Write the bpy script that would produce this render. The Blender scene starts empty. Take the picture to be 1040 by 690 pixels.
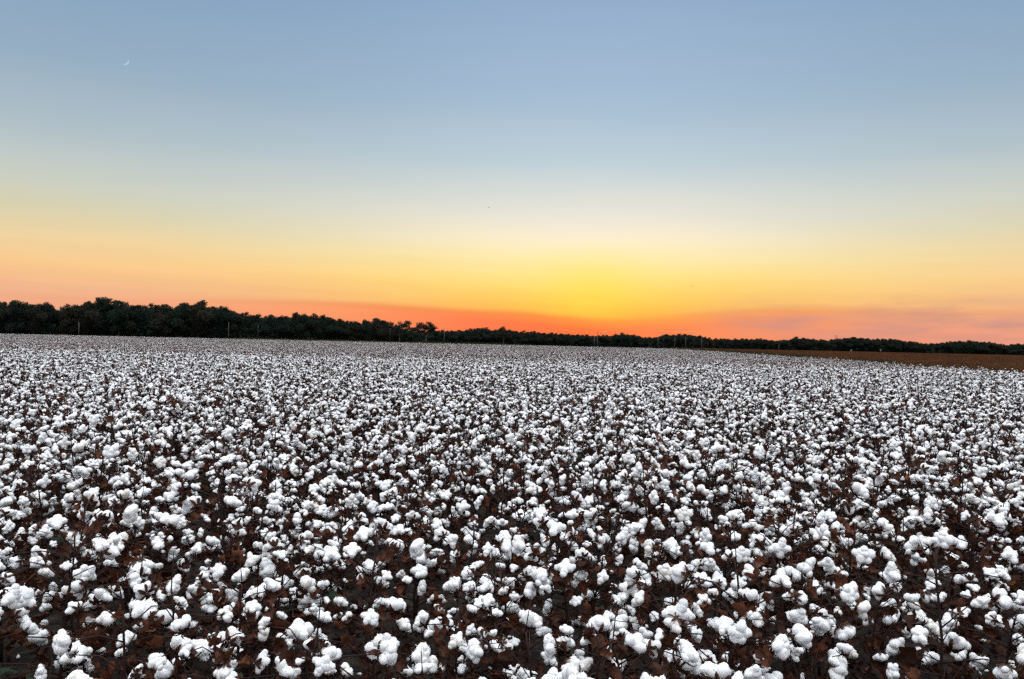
import bpy, math, random
import numpy as np
from mathutils import Vector, Matrix, Euler, noise

random.seed(11)
rng = np.random.default_rng(11)
PI = math.pi
scene = bpy.context.scene
COL = scene.collection

# ------------------------------------------------------------------ colours
def lin(c):
    out = []
    for v in c[:3]:
        v = v / 255.0
        out.append(v / 12.92 if v <= 0.04045 else ((v + 0.055) / 1.055) ** 2.4)
    return (out[0], out[1], out[2], 1.0)

# ------------------------------------------------------------------ camera
CAM_H = 1.92
F = 785.0                       # focal length in photograph pixels (1040 wide)
W0, H0 = 1040.0, 690.0
cam = bpy.data.cameras.new("camera")
cam.sensor_width = 36
cam.lens = F / W0 * 36
cam.clip_start = 0.05
cam.clip_end = 20000
camo = bpy.data.objects.new("camera", cam)
COL.objects.link(camo)
PITCH, ROLL = math.radians(0.22), math.radians(1.27)
R = Matrix.Rotation(PI / 2 + PITCH, 3, 'X') @ Matrix.Rotation(ROLL, 3, 'Z')
camo.matrix_world = Matrix.Translation((0, 0, CAM_H)) @ R.to_4x4()
scene.camera = camo

def ray(px, py):
    v = Vector(((px - W0 / 2) / F, -(py - H0 / 2) / F, -1.0))
    return R @ v
def project(p):
    v = R.transposed() @ (Vector(p) - Vector((0, 0, CAM_H)))
    if v.z > -0.05:
        return None
    return (W0 / 2 + F * v.x / -v.z, H0 / 2 - F * v.y / -v.z)
def at_depth(px, py, depth):
    d = ray(px, py)
    return Vector((0, 0, CAM_H)) + d * (depth / d.y)

# ------------------------------------------------------------------ node helpers
def new_mat(name):
    m = bpy.data.materials.new(name)
    m.use_nodes = True
    nt = m.node_tree
    nt.nodes.clear()
    out = nt.nodes.new('ShaderNodeOutputMaterial')
    return m, nt, out

def math_node(nt, op, a, b=None, c=None, clamp=False):
    n = nt.nodes.new('ShaderNodeMath')
    n.operation = op
    n.use_clamp = clamp
    for i, v in enumerate((a, b, c)):
        if v is None:
            continue
        if isinstance(v, (int, float)):
            n.inputs[i].default_value = v
        else:
            nt.links.new(v, n.inputs[i])
    return n.outputs[0]

def ramp_node(nt, fac, stops, interp='LINEAR'):
    n = nt.nodes.new('ShaderNodeValToRGB')
    cr = n.color_ramp
    cr.interpolation = interp
    while len(cr.elements) > 1:
        cr.elements.remove(cr.elements[-1])
    cr.elements[0].position = stops[0][0]
    cr.elements[0].color = stops[0][1]
    for p, c in stops[1:]:
        e = cr.elements.new(p)
        e.color = c
    nt.links.new(fac, n.inputs[0])
    return n.outputs[0]

def mix_col(nt, fac, a, b, blend='MIX'):
    n = nt.nodes.new('ShaderNodeMix')
    n.data_type = 'RGBA'
    n.blend_type = blend
    for sock, v in ((n.inputs[0], fac), (n.inputs[6], a), (n.inputs[7], b)):
        if isinstance(v, (int, float)):
            sock.default_value = v
        elif isinstance(v, tuple):
            sock.default_value = v
        else:
            nt.links.new(v, sock)
    return n.outputs[2]

# ------------------------------------------------------------------ world: dusk sky
SUN_AZ = math.degrees(math.atan((600 - 520) / F))      # to the right of the view axis (+Y)
SUN_EL = 1.5
def make_world():
    w = bpy.data.worlds.new("World")
    scene.world = w
    w.use_nodes = True
    nt = w.node_tree
    nt.nodes.clear()
    out = nt.nodes.new('ShaderNodeOutputWorld')
    bg = nt.nodes.new('ShaderNodeBackground')
    nt.links.new(bg.outputs[0], out.inputs[0])
    tc = nt.nodes.new('ShaderNodeTexCoord')
    nrm = nt.nodes.new('ShaderNodeVectorMath'); nrm.operation = 'NORMALIZE'
    nt.links.new(tc.outputs['Generated'], nrm.inputs[0])
    sep = nt.nodes.new('ShaderNodeSeparateXYZ')
    nt.links.new(nrm.outputs[0], sep.inputs[0])
    D = 180 / PI
    el = math_node(nt, 'MULTIPLY', math_node(nt, 'ARCSINE', sep.outputs[2]), D)
    az = math_node(nt, 'MULTIPLY', math_node(nt, 'ARCTAN2', sep.outputs[0], sep.outputs[1]), D)
    # slow waviness of the layers
    cmb = nt.nodes.new('ShaderNodeCombineXYZ')
    nt.links.new(math_node(nt, 'MULTIPLY', az, 0.07), cmb.inputs[0])
    nt.links.new(math_node(nt, 'MULTIPLY', el, 0.35), cmb.inputs[1])
    n1 = nt.nodes.new('ShaderNodeTexNoise')
    n1.inputs['Scale'].default_value = 1.0
    n1.inputs['Detail'].default_value = 4
    nt.links.new(cmb.outputs[0], n1.inputs['Vector'])
    wob = math_node(nt, 'SUBTRACT', n1.outputs['Fac'], 0.5)
    el_w = math_node(nt, 'ADD', el, math_node(nt, 'MULTIPLY', wob, 1.0))
    e90 = math_node(nt, 'DIVIDE', el_w, 90.0, clamp=True)
    def L(stops):
        return [(e / 90.0, (c if len(c) == 4 else lin(c))) for e, c in stops]
    HI = [(32, (0.26, 0.36, 0.52, 1)), (48, (1.2, 1.30, 1.42, 1)), (90, (5.9, 6.1, 6.4, 1))]  # overhead sky out of view, raised far above dusk level to light the cotton
    sun = ramp_node(nt, e90, L([(0, (255, 140, 80)), (1.3, (255, 152, 72)), (2.2, (255, 180, 74)), (3.0, (255, 200, 86)), (4.0, (255, 217, 110)),
                                (5.0, (255, 228, 138)), (6.2, (255, 236, 172)), (7.7, (252, 239, 207)), (9.1, (236, 231, 216)),
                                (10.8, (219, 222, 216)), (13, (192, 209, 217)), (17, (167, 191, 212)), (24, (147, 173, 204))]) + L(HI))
    side = ramp_node(nt, e90, L([(0, (236, 164, 138)), (2.8, (240, 180, 142)), (4.5, (250, 201, 143)), (6.1, (238, 210, 160)),
                                 (7.8, (214, 207, 174)), (9.5, (202, 206, 192)), (11, (191, 201, 198)), (13, (174, 190, 198)), (17, (150, 174, 194)),
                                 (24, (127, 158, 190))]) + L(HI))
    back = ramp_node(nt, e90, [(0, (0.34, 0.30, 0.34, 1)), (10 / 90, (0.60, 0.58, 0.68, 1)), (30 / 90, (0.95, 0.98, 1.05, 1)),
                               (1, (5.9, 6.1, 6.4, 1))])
    daz = math_node(nt, 'SUBTRACT', az, SUN_AZ)
    g = math_node(nt, 'DIVIDE', daz, 21.0)
    g = math_node(nt, 'MULTIPLY', g, g)
    g = math_node(nt, 'EXPONENT', math_node(nt, 'MULTIPLY', g, -1.0))
    colr = mix_col(nt, g, side, sun)
    # glow of the set sun
    gx = math_node(nt, 'DIVIDE', daz, 3.6); gx = math_node(nt, 'MULTIPLY', gx, gx)
    gy = math_node(nt, 'DIVIDE', math_node(nt, 'SUBTRACT', el, 3.7), 2.4); gy = math_node(nt, 'MULTIPLY', gy, gy)
    gl = math_node(nt, 'EXPONENT', math_node(nt, 'MULTIPLY', math_node(nt, 'ADD', gx, gy), -1.0))
    colr = mix_col(nt, math_node(nt, 'MULTIPLY', gl, 0.4), colr, lin((255, 230, 66)))
    # low red layer, its top edge changing with the bearing
    azf = math_node(nt, 'DIVIDE', math_node(nt, 'ADD', az, 45.0), 90.0, clamp=True)
    def A(stops): return [((a + 45) / 90.0, (v, v, v, 1)) for a, v in stops]
    top = ramp_node(nt, azf, A([(-45, .24), (-24, .245), (-16, .27), (-8, .26), (0, .235), (5.5, .185), (9, .19), (13, .23), (19, .30), (25, .29), (30, .255), (36, .30), (45, .24)]), 'B_SPLINE')
    top = math_node(nt, 'ADD', math_node(nt, 'MULTIPLY', top, 10.0), math_node(nt, 'MULTIPLY', wob, 0.9))
    df = math_node(nt, 'SUBTRACT', top, el)
    wid = ramp_node(nt, azf, A([(-45, 1.4), (-25, 1.1), (-10, .9), (3, 1.3), (12, 1.5), (20, 1.1), (28, 1.8), (45, 2.0)]))
    f = math_node(nt, 'DIVIDE', math_node(nt, 'ADD', df, 0.3), wid, clamp=True)
    f = math_node(nt, 'MULTIPLY', math_node(nt, 'MULTIPLY', f, f), math_node(nt, 'SUBTRACT', 3.0, math_node(nt, 'MULTIPLY', f, 2.0)))
    f = math_node(nt, 'SMOOTH_MIN', f, 1.0, 0.15)
    amt = ramp_node(nt, azf, A([(-45, .15), (-30, .25), (-20, .42), (-12, .62), (-5, .78), (0, .88), (5.8, .85), (12, .9), (20, .78), (30, .75), (45, .5)]), 'B_SPLINE')
    redc = ramp_node(nt, azf, [(0, lin((240, 160, 125))), ((-14 + 45) / 90, lin((255, 140, 98))), ((-2 + 45) / 90, lin((255, 112, 78))),
                               ((5 + 45) / 90, lin((255, 104, 66))), ((14 + 45) / 90, lin((252, 138, 92))), ((24 + 45) / 90, lin((233, 148, 120))),
                               (1, lin((236, 160, 140)))])
    colr = mix_col(nt, math_node(nt, 'MULTIPLY', f, amt, clamp=True), colr, redc)
    # dark thin seam on the top of the layer (smoke), and mauve smoke patches to the right
    s = math_node(nt, 'DIVIDE', math_node(nt, 'SUBTRACT', df, 0.22), 0.26); s = math_node(nt, 'MULTIPLY', s, s)
    s = math_node(nt, 'EXPONENT', math_node(nt, 'MULTIPLY', s, -1.0))
    samt = ramp_node(nt, azf, A([(-45, 0), (-26, .05), (-12, .22), (0, .38), (5, .38), (9, .1), (14, .1), (20, .25), (45, .1)]), 'B_SPLINE')
    colr = mix_col(nt, math_node(nt, 'MULTIPLY', s, samt), colr, lin((226, 104, 62)))
    cmb2 = nt.nodes.new('ShaderNodeCombineXYZ')
    nt.links.new(math_node(nt, 'ADD', math_node(nt, 'MULTIPLY', az, 0.13), math_node(nt, 'MULTIPLY', el, -0.25)), cmb2.inputs[0])
    nt.links.new(math_node(nt, 'MULTIPLY', el, 0.85), cmb2.inputs[1])
    n2 = nt.nodes.new('ShaderNodeTexNoise')
    n2.inputs['Scale'].default_value = 1.1
    n2.inputs['Detail'].default_value = 6
    n2.inputs['Roughness'].default_value = 0.55
    nt.links.new(cmb2.outputs[0], n2.inputs['Vector'])
    c = math_node(nt, 'DIVIDE', math_node(nt, 'SUBTRACT', n2.outputs['Fac'], 0.40), 0.22, clamp=True)
    bx = math_node(nt, 'DIVIDE', math_node(nt, 'SUBTRACT', az, 27.0), 12.0); bx = math_node(nt, 'POWER', math_node(nt, 'ABSOLUTE', bx), 4)
    by = math_node(nt, 'DIVIDE', math_node(nt, 'SUBTRACT', el, 1.8), 1.4); by = math_node(nt, 'MULTIPLY', by, by)
    b = math_node(nt, 'EXPONENT', math_node(nt, 'MULTIPLY', math_node(nt, 'ADD', bx, by), -1.0))
    colr = mix_col(nt, math_node(nt, 'MULTIPLY', math_node(nt, 'MULTIPLY', c, b), 0.8), colr, lin((200, 146, 134)))
    cmb3 = nt.nodes.new('ShaderNodeCombineXYZ')
    nt.links.new(math_node(nt, 'MULTIPLY', az, 0.05), cmb3.inputs[0])
    nt.links.new(math_node(nt, 'ADD', math_node(nt, 'MULTIPLY', el, 1.5), math_node(nt, 'MULTIPLY', az, 0.04)), cmb3.inputs[1])
    n3 = nt.nodes.new('ShaderNodeTexNoise')
    n3.inputs['Scale'].default_value = 1.0
    n3.inputs['Detail'].default_value = 5
    nt.links.new(cmb3.outputs[0], n3.inputs['Vector'])
    low = math_node(nt, 'SUBTRACT', 1.0, math_node(nt, 'DIVIDE', el, 9.0), clamp=True)
    k3 = math_node(nt, 'ADD', math_node(nt, 'MULTIPLY', math_node(nt, 'MULTIPLY', math_node(nt, 'SUBTRACT', n3.outputs['Fac'], 0.5), low), 0.22), 1.0)
    vm = nt.nodes.new('ShaderNodeVectorMath'); vm.operation = 'SCALE'
    nt.links.new(colr, vm.inputs[0]); nt.links.new(k3, vm.inputs['Scale'])
    colr = vm.outputs[0]
    # unseen sky away from the sunset, brightened as added fill for the cotton
    bf = math_node(nt, 'DIVIDE', math_node(nt, 'SUBTRACT', math_node(nt, 'ABSOLUTE', daz), 50.0), 50.0, clamp=True)
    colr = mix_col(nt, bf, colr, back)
    # a little of the physical sky on top
    st = nt.nodes.new('ShaderNodeTexSky')
    st.sky_type = 'NISHITA'
    st.sun_disc = False
    st.sun_elevation = math.radians(SUN_EL)
    st.sun_rotation = math.radians(SUN_AZ)
    colr = mix_col(nt, 0.05, colr, st.outputs[0], 'ADD') if False else colr
    bg2 = nt.nodes.new('ShaderNodeBackground')
    nt.links.new(st.outputs[0], bg2.inputs[0])
    bg2.inputs[1].default_value = 0.002
    add = nt.nodes.new('ShaderNodeAddShader')
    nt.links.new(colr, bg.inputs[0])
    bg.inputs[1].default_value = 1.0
    nt.links.new(bg.outputs[0], add.inputs[0])
    nt.links.new(bg2.outputs[0], add.inputs[1])
    nt.links.new(add.outputs[0], out.inputs[0])
make_world()

sl = bpy.data.lights.new("sun", 'SUN')
sl.energy = 0.5
sl.angle = math.radians(12)
sl.color = (1.0, 0.62, 0.34)
so = bpy.data.objects.new("sun", sl)
COL.objects.link(so)
sd = Vector((math.sin(math.radians(SUN_AZ)) * math.cos(math.radians(3)), math.cos(math.radians(SUN_AZ)) * math.cos(math.radians(3)), math.sin(math.radians(3))))
so.rotation_euler = sd.to_track_quat('Z', 'Y').to_euler()

scene.view_settings.view_transform = 'Standard'
scene.view_settings.look = 'None'
scene.view_settings.exposure = 0
scene.view_settings.gamma = 1
scene.cycles.max_bounces = 6
scene.cycles.diffuse_bounces = 3
scene.cycles.glossy_bounces = 1
scene.cycles.transmission_bounces = 2
scene.cycles.use_denoising = False

# ------------------------------------------------------------------ materials
def leafy(name, cols, trans=0.25, rough=0.8, bump_scale=60, bump=0.4, pos_scale=12.0):
    m, nt, out = new_mat(name)
    oi = nt.nodes.new('ShaderNodeObjectInfo')
    geo = nt.nodes.new('ShaderNodeNewGeometry')
    tc = nt.nodes.new('ShaderNodeTexCoord')
    nz = nt.nodes.new('ShaderNodeTexNoise')
    nz.inputs['Scale'].default_value = pos_scale
    nz.inputs['Detail'].default_value = 3
    nt.links.new(tc.outputs['Object'], nz.inputs['Vector'])
    v = math_node(nt, 'ADD', math_node(nt, 'MULTIPLY', oi.outputs['Random'], 0.35),
                  math_node(nt, 'ADD', math_node(nt, 'MULTIPLY', nz.outputs['Fac'], 0.5),
                            math_node(nt, 'MULTIPLY', geo.outputs['Random Per Island'], 0.4)))
    v = math_node(nt, 'SUBTRACT', v, 0.15, clamp=True)
    n = len(cols)
    c = ramp_node(nt, v, [(i / max(1, n - 1), (*cc, 1)) for i, cc in enumerate(cols)])
    p = nt.nodes.new('ShaderNodeBsdfPrincipled')
    nt.links.new(c, p.inputs['Base Color'])
    p.inputs['Roughness'].default_value = rough
    p.inputs['Specular IOR Level'].default_value = 0.2
    if bump:
        nb = nt.nodes.new('ShaderNodeTexNoise')
        nb.inputs['Scale'].default_value = bump_scale
        nt.links.new(tc.outputs['Object'], nb.inputs['Vector'])
        bp = nt.nodes.new('ShaderNodeBump')
        bp.inputs['Strength'].default_value = bump
        bp.inputs['Distance'].default_value = 0.01
        nt.links.new(nb.outputs['Fac'], bp.inputs['Height'])
        nt.links.new(bp.outputs[0], p.inputs['Normal'])
    if trans:
        t = nt.nodes.new('ShaderNodeBsdfTranslucent')
        nt.links.new(c, t.inputs[0])
        mx = nt.nodes.new('ShaderNodeMixShader')
        mx.inputs[0].default_value = trans
        nt.links.new(p.outputs[0], mx.inputs[1])
        nt.links.new(t.outputs[0], mx.inputs[2])
        nt.links.new(mx.outputs[0], out.inputs[0])
    else:
        nt.links.new(p.outputs[0], out.inputs[0])
    return m

def cotton_mat():
    m, nt, out = new_mat("cotton_lint")
    tc = nt.nodes.new('ShaderNodeTexCoord')
    oi = nt.nodes.new('ShaderNodeObjectInfo')
    nz = nt.nodes.new('ShaderNodeTexNoise')
    nz.inputs['Scale'].default_value = 55
    nz.inputs['Detail'].default_value = 5
    nt.links.new(tc.outputs['Object'], nz.inputs['Vector'])
    v = math_node(nt, 'ADD', math_node(nt, 'MULTIPLY', nz.outputs['Fac'], 0.75), math_node(nt, 'MULTIPLY', oi.outputs['Random'], 0.3), clamp=True)
    c = ramp_node(nt, v, [(0.22, (0.52, 0.45, 0.36, 1)), (0.33, (0.78, 0.75, 0.69, 1)), (0.45, (0.88, 0.89, 0.89, 1)), (1, (0.92, 0.94, 0.95, 1))])
    nt2 = nt.nodes.new('ShaderNodeTexNoise')
    nt2.inputs['Scale'].default_value = 150
    nt2.inputs['Detail'].default_value = 3
    nt.links.new(tc.outputs['Object'], nt2.inputs['Vector'])
    tr = math_node(nt, 'MULTIPLY', math_node(nt, 'SUBTRACT', nt2.outputs['Fac'], 0.64), 16.0, clamp=True)
    c = mix_col(nt, math_node(nt, 'MULTIPLY', tr, 0.7), c, (0.16, 0.08, 0.045, 1))
    d = nt.nodes.new('ShaderNodeBsdfDiffuse')
    t = nt.nodes.new('ShaderNodeBsdfTranslucent')
    nt.links.new(c, d.inputs[0]); nt.links.new(c, t.inputs[0])
    nb = nt.nodes.new('ShaderNodeTexNoise')
    nb.inputs['Scale'].default_value = 180
    nb.inputs['Detail'].default_value = 6
    nb.inputs['Roughness'].default_value = 0.7
    nt.links.new(tc.outputs['Object'], nb.inputs['Vector'])
    bp = nt.nodes.new('ShaderNodeBump')
    bp.inputs['Strength'].default_value = 0.35
    bp.inputs['Distance'].default_value = 0.003
    nt.links.new(nb.outputs['Fac'], bp.inputs['Height'])
    nt.links.new(bp.outputs[0], d.inputs['Normal'])
    mx = nt.nodes.new('ShaderNodeMixShader')
    mx.inputs[0].default_value = 0.22
    nt.links.new(d.outputs[0], mx.inputs[1]); nt.links.new(t.outputs[0], mx.inputs[2])
    nt.links.new(mx.outputs[0], out.inputs[0])
    return m

M_LINT = cotton_mat()
M_BURR = leafy("dry_burr", [(0.014, 0.005, 0.003), (0.038, 0.013, 0.007), (0.065, 0.025, 0.012), (0.13, 0.060, 0.032)], 0.0, 0.7, 90, 0.5, 30)
M_DEAD = leafy("dead_leaf", [(0.004, 0.0018, 0.0013), (0.014, 0.005, 0.003), (0.042, 0.013, 0.006), (0.12, 0.038, 0.014), (0.30, 0.11, 0.038)], 0.2, 0.75, 70, 0.6, 18)
M_GREEN = leafy("green_leaf", [(0.005, 0.014, 0.006), (0.010, 0.026, 0.012), (0.028, 0.040, 0.012)], 0.25, 0.6, 60, 0.4, 18)
M_STEM = leafy("stem_bark", [(0.008, 0.004, 0.003), (0.018, 0.008, 0.006), (0.045, 0.018, 0.012)], 0.0, 0.8, 120, 0.5, 20)

# ------------------------------------------------------------------ mesh collector
class MB:
    def __init__(self):
        self.v, self.f, self.mi, self.n = [], [], [], 0
    def add(self, verts, faces, mi=0):
        b = self.n
        self.v.extend([tuple(p) for p in verts])
        self.f.extend([tuple(i + b for i in f) for f in faces])
        self.mi.extend([mi] * len(faces))
        self.n += len(verts)
    def tube(self, pts, rads, seg=6, mi=0, cap=True):
        pts = [Vector(p) for p in pts]
        vs, fs = [], []
        for i, p in enumerate(pts):
            a = pts[max(i - 1, 0)]; b = pts[min(i + 1, len(pts) - 1)]
            d = (b - a).normalized()
            u = d.cross(Vector((0.31, 0.95, 0.05)))
            if u.length < 0.05: u = d.cross(Vector((1, 0, 0)))
            u.normalize(); w = d.cross(u)
            for k in range(seg):
                t = 2 * PI * k / seg
                vs.append(p + (u * math.cos(t) + w * math.sin(t)) * rads[i])
        for i in range(len(pts) - 1):
            for k in range(seg):
                k2 = (k + 1) % seg
                fs.append((i * seg + k, i * seg + k2, (i + 1) * seg + k2, (i + 1) * seg + k))
        if cap:
            fs.append(tuple(range(seg))[::-1])
            fs.append(tuple((len(pts) - 1) * seg + k for k in range(seg)))
        self.add(vs, fs, mi)
    def box(self, c, s, mi=0):
        cx, cy, cz = c; sx, sy, sz = (q / 2 for q in s)
        vs = [(cx + a * sx, cy + b * sy, cz + d * sz) for a in (-1, 1) for b in (-1, 1) for d in (-1, 1)]
        self.add(vs, [(0, 1, 3, 2), (4, 6, 7, 5), (0, 4, 5, 1), (2, 3, 7, 6), (0, 2, 6, 4), (1, 5, 7, 3)], mi)
    def mesh(self, name, mats, smooth=True):
        me = bpy.data.meshes.new(name)
        me.from_pydata(self.v, [], self.f)
        for m in (mats if isinstance(mats, (list, tuple)) else [mats]):
            me.materials.append(m)
        me.polygons.foreach_set('material_index', self.mi)
        me.polygons.foreach_set('use_smooth', [smooth] * len(self.f))
        me.update()
        return me

def ico(sub):
    import bmesh
    bm = bmesh.new()
    bmesh.ops.create_icosphere(bm, subdivisions=sub, radius=1.0)
    bm.verts.ensure_lookup_table()
    v = [x.co.copy() for x in bm.verts]
    f = [tuple(q.index for q in p.verts) for p in bm.faces]
    bm.free()
    return v, f
ICO = {k: ico(k) for k in (1, 2, 3)}

# ------------------------------------------------------------------ cotton boll
def add_lump(mb, c, axis, r, l, sub, seed, mi=0, amp=0.22, fr=38.0):
    vs, fs = ICO[sub]
    q = axis.to_track_quat('Z', 'Y')
    out = []
    so_ = Vector((seed * 3.1, seed * 1.7, seed * 5.3))
    for p in vs:
        # teardrop: wider outwards
        k = 0.88 + 0.16 * p.z
        w = q @ Vector((p.x * r * k, p.y * r * k, p.z * l))
        d = noise.noise(w * fr + so_) * amp + noise.noise(w * fr * 2.7 + so_) * amp * 0.45
        if sub > 2: d += noise.noise(w * fr * 6 + so_) * amp * 0.35
        out.append(c + w * (1 + d))
    mb.add(out, fs, mi)

def boll_lumps(seed):
    r = random.Random(seed)
    n = r.choice((4, 4, 5, 5, 3))
    open_ = r.uniform(0.7, 1.25)
    ph = r.uniform(0, 6.28)
    L = []
    for i in range(n):
        a = ph + 2 * PI * i / n + r.uniform(-0.25, 0.25)
        tilt = math.radians(r.uniform(22, 46)) * open_
        ax = Vector((math.cos(a) * math.sin(tilt), math.sin(a) * math.sin(tilt), math.cos(tilt)))
        c = ax * r.uniform(0.026, 0.034) + Vector((0, 0, 0.006))
        L.append((c, ax, r.uniform(0.020, 0.027), r.uniform(0.024, 0.032)))
        if r.random() < 0.45:   # wisp hanging out of the lock
            c2 = c + Vector((math.cos(a) * 0.014, math.sin(a) * 0.014, r.uniform(-0.012, 0.010)))
            L.append((c2, (ax + Vector((0, 0, -0.8))).normalized(), 0.017, 0.022))
    L.append((Vector((0, 0, 0.030)), Vector((0, 0, 1)), 0.025, 0.028))
    return L

def boll_geo(mb, seed, sub, M=None, mi=0):
    t = MB()
    if sub > 2:                                   # loose fibres standing off the locks
        r = random.Random(seed + 77)
        for c, ax, rr, l in boll_lumps(seed):
            for _ in range(30):
                d = Vector((r.gauss(0, 1), r.gauss(0, 1), r.gauss(0, 1))).normalized()
                q = ax.to_track_quat('Z', 'Y')
                p0 = c + q @ Vector((d.x * rr, d.y * rr, d.z * l)) * .93
                tg = d.cross(Vector((r.gauss(0, 1), r.gauss(0, 1), r.gauss(0, 1)))).normalized()
                sd_ = (q @ d).cross(tg).normalized() * r.uniform(.0004, .0010)
                ln = r.uniform(.004, .009)
                p1 = p0 + (q @ d) * .003 + tg * ln * .5
                p2 = p0 + (q @ d) * r.uniform(.000, .004) + tg * ln
                t.add([p0 - sd_, p0 + sd_, p1 + sd_, p1 - sd_, p2], [(0, 1, 2, 3), (3, 2, 4)])
    for k, (c, ax, r_, l) in enumerate(boll_lumps(seed)):
        add_lump(t, c, ax, r_, l, sub, seed * 7 + k)
    vs = t.v if M is None else [M @ Vector(p) for p in t.v]
    mb.add(vs, t.f, mi)

def burr_geo(mb, seed, M=None, mi=0, fine=True):
    r = random.Random(seed + 500)
    t = MB()
    n = 5
    ph = r.uniform(0, 6.28)
    steps = 5 if fine else 3
    def blade(a, ln, wd, lift, curl, jag):
        ca, sa = math.cos(a), math.sin(a)
        vs, fs = [], []
        for i in range(steps + 1):
            u = i / steps
            rr = 0.006 + ln * (math.sin(u * 1.5)) * (1 - 0.15 * curl * u)
            z = -0.004 + lift * u * u - curl * 0.012 * u ** 3
            w = wd * (math.sin(PI * min(1, 0.18 + u * 0.82)) ** 0.8) * (1 if i < steps else 0.12)
            if jag and 0 < i < steps: w *= r.uniform(0.6, 1.25)
            cx, cy = ca * rr, sa * rr
            for s in (-1, 0, 1):
                vs.append((cx - sa * w * s, cy + ca * w * s, z + (0.006 * abs(s) if not jag else r.uniform(-.004, .008))))
        for i in range(steps):
            for s in range(2):
                b = i * 3 + s
                fs.append((b, b + 1, b + 4, b + 3))
        t.add(vs, fs)
    for i in range(n):
        blade(ph + 2 * PI * i / n + r.uniform(-.15, .15), r.uniform(0.032, 0.044), 0.0075, r.uniform(0.018, 0.040), r.uniform(0.2, 1.6), False)
    for i in range(3):
        blade(ph + 0.5 + 2 * PI * i / 3, r.uniform(0.026, 0.042), 0.010, r.uniform(-0.012, 0.034), r.uniform(0.5, 3.0), True)
    t.tube([(0, 0, -0.018), (0, 0, 0.0)], [0.0022, 0.004], 5)
    vs = t.v if M is None else [M @ Vector(p) for p in t.v]
    mb.add(vs, t.f, mi)

# ------------------------------------------------------------------ leaf
def leaf_geo(mb, seed, M=None, mi=0, dead=True, size=0.065):
    r = random.Random(seed + 900)
    na, nr = 15, 3
    vs = [Vector((0, 0, 0))]
    lob = []
    for k in range(na):
        a = -2.45 + 4.9 * k / (na - 1)
        l = 0.55 + 0.45 * abs(math.cos(a * 1.28)) ** 1.3
        l *= 1 - 0.12 * abs(a) + r.uniform(-.05, .05)
        for j in range(1, nr + 1):
            u = j / nr
            p = Vector((math.cos(a) * l * u, math.sin(a) * l * u, 0)) * size
            lob.append(None)
            vs.append(p)
    fs = []
    for k in range(na - 1):
        b = 1 + k * nr; c = b + nr
        fs.append((0, b, c))
        for j in range(nr - 1):
            fs.append((b + j, b + j + 1, c + j + 1, c + j))
    o = Vector((r.uniform(0, 50), r.uniform(0, 50), 0))
    curl = r.uniform(20, 40) if dead else r.uniform(1, 4)
    out = []
    for p in vs:
        q = p.copy()
        n1 = noise.noise(p * 22 + o); n2 = noise.noise(p * 45 + o * 1.3)
        if dead:
            th = curl * q.x; ph = curl * 0.9 * q.y
            q = Vector((math.sin(th) / curl if curl else q.x, math.sin(ph) / (curl * .9), (1 - math.cos(th)) / curl + (1 - math.cos(ph)) / curl))
            q += Vector((n2 * 0.014, n1 * 0.016, n1 * 0.026 + n2 * 0.020))
        else:
            q.z += n1 * 0.012 - (p.length / size) ** 2 * 0.018
        out.append(q)
    t = MB()
    t.add(out, fs)
    t.tube([(0, 0, 0), (-0.02, 0, 0.004), (-0.035, 0.002, 0.012)], [0.0012, 0.001, 0.0012], 4)
    v2 = t.v if M is None else [M @ Vector(p) for p in t.v]
    mb.add(v2, t.f, mi)

NB, NBU, NL = 10, 5, 7
BOLL_LO = []
BOLL_ME, BURR_ME, LEAF_ME, GLEAF_ME = [], [], [], []
for s in range(NB):
    m = MB(); boll_geo(m, s, 3); BOLL_ME.append(m.mesh("boll", M_LINT))
    m = MB(); boll_geo(m, s, 2); BOLL_LO.append((m.v, m.f))
for s in range(NBU):
    m = MB(); burr_geo(m, s); BURR_ME.append(m.mesh("burr", M_BURR))
for s in range(NL):
    m = MB(); leaf_geo(m, s, size=0.062 + 0.006 * s); LEAF_ME.append(m.mesh("leaf", M_DEAD))
for s in range(3):
    m = MB(); leaf_geo(m, s + 40, dead=False, size=0.058); GLEAF_ME.append(m.mesh("green_leaf", M_GREEN))

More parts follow.
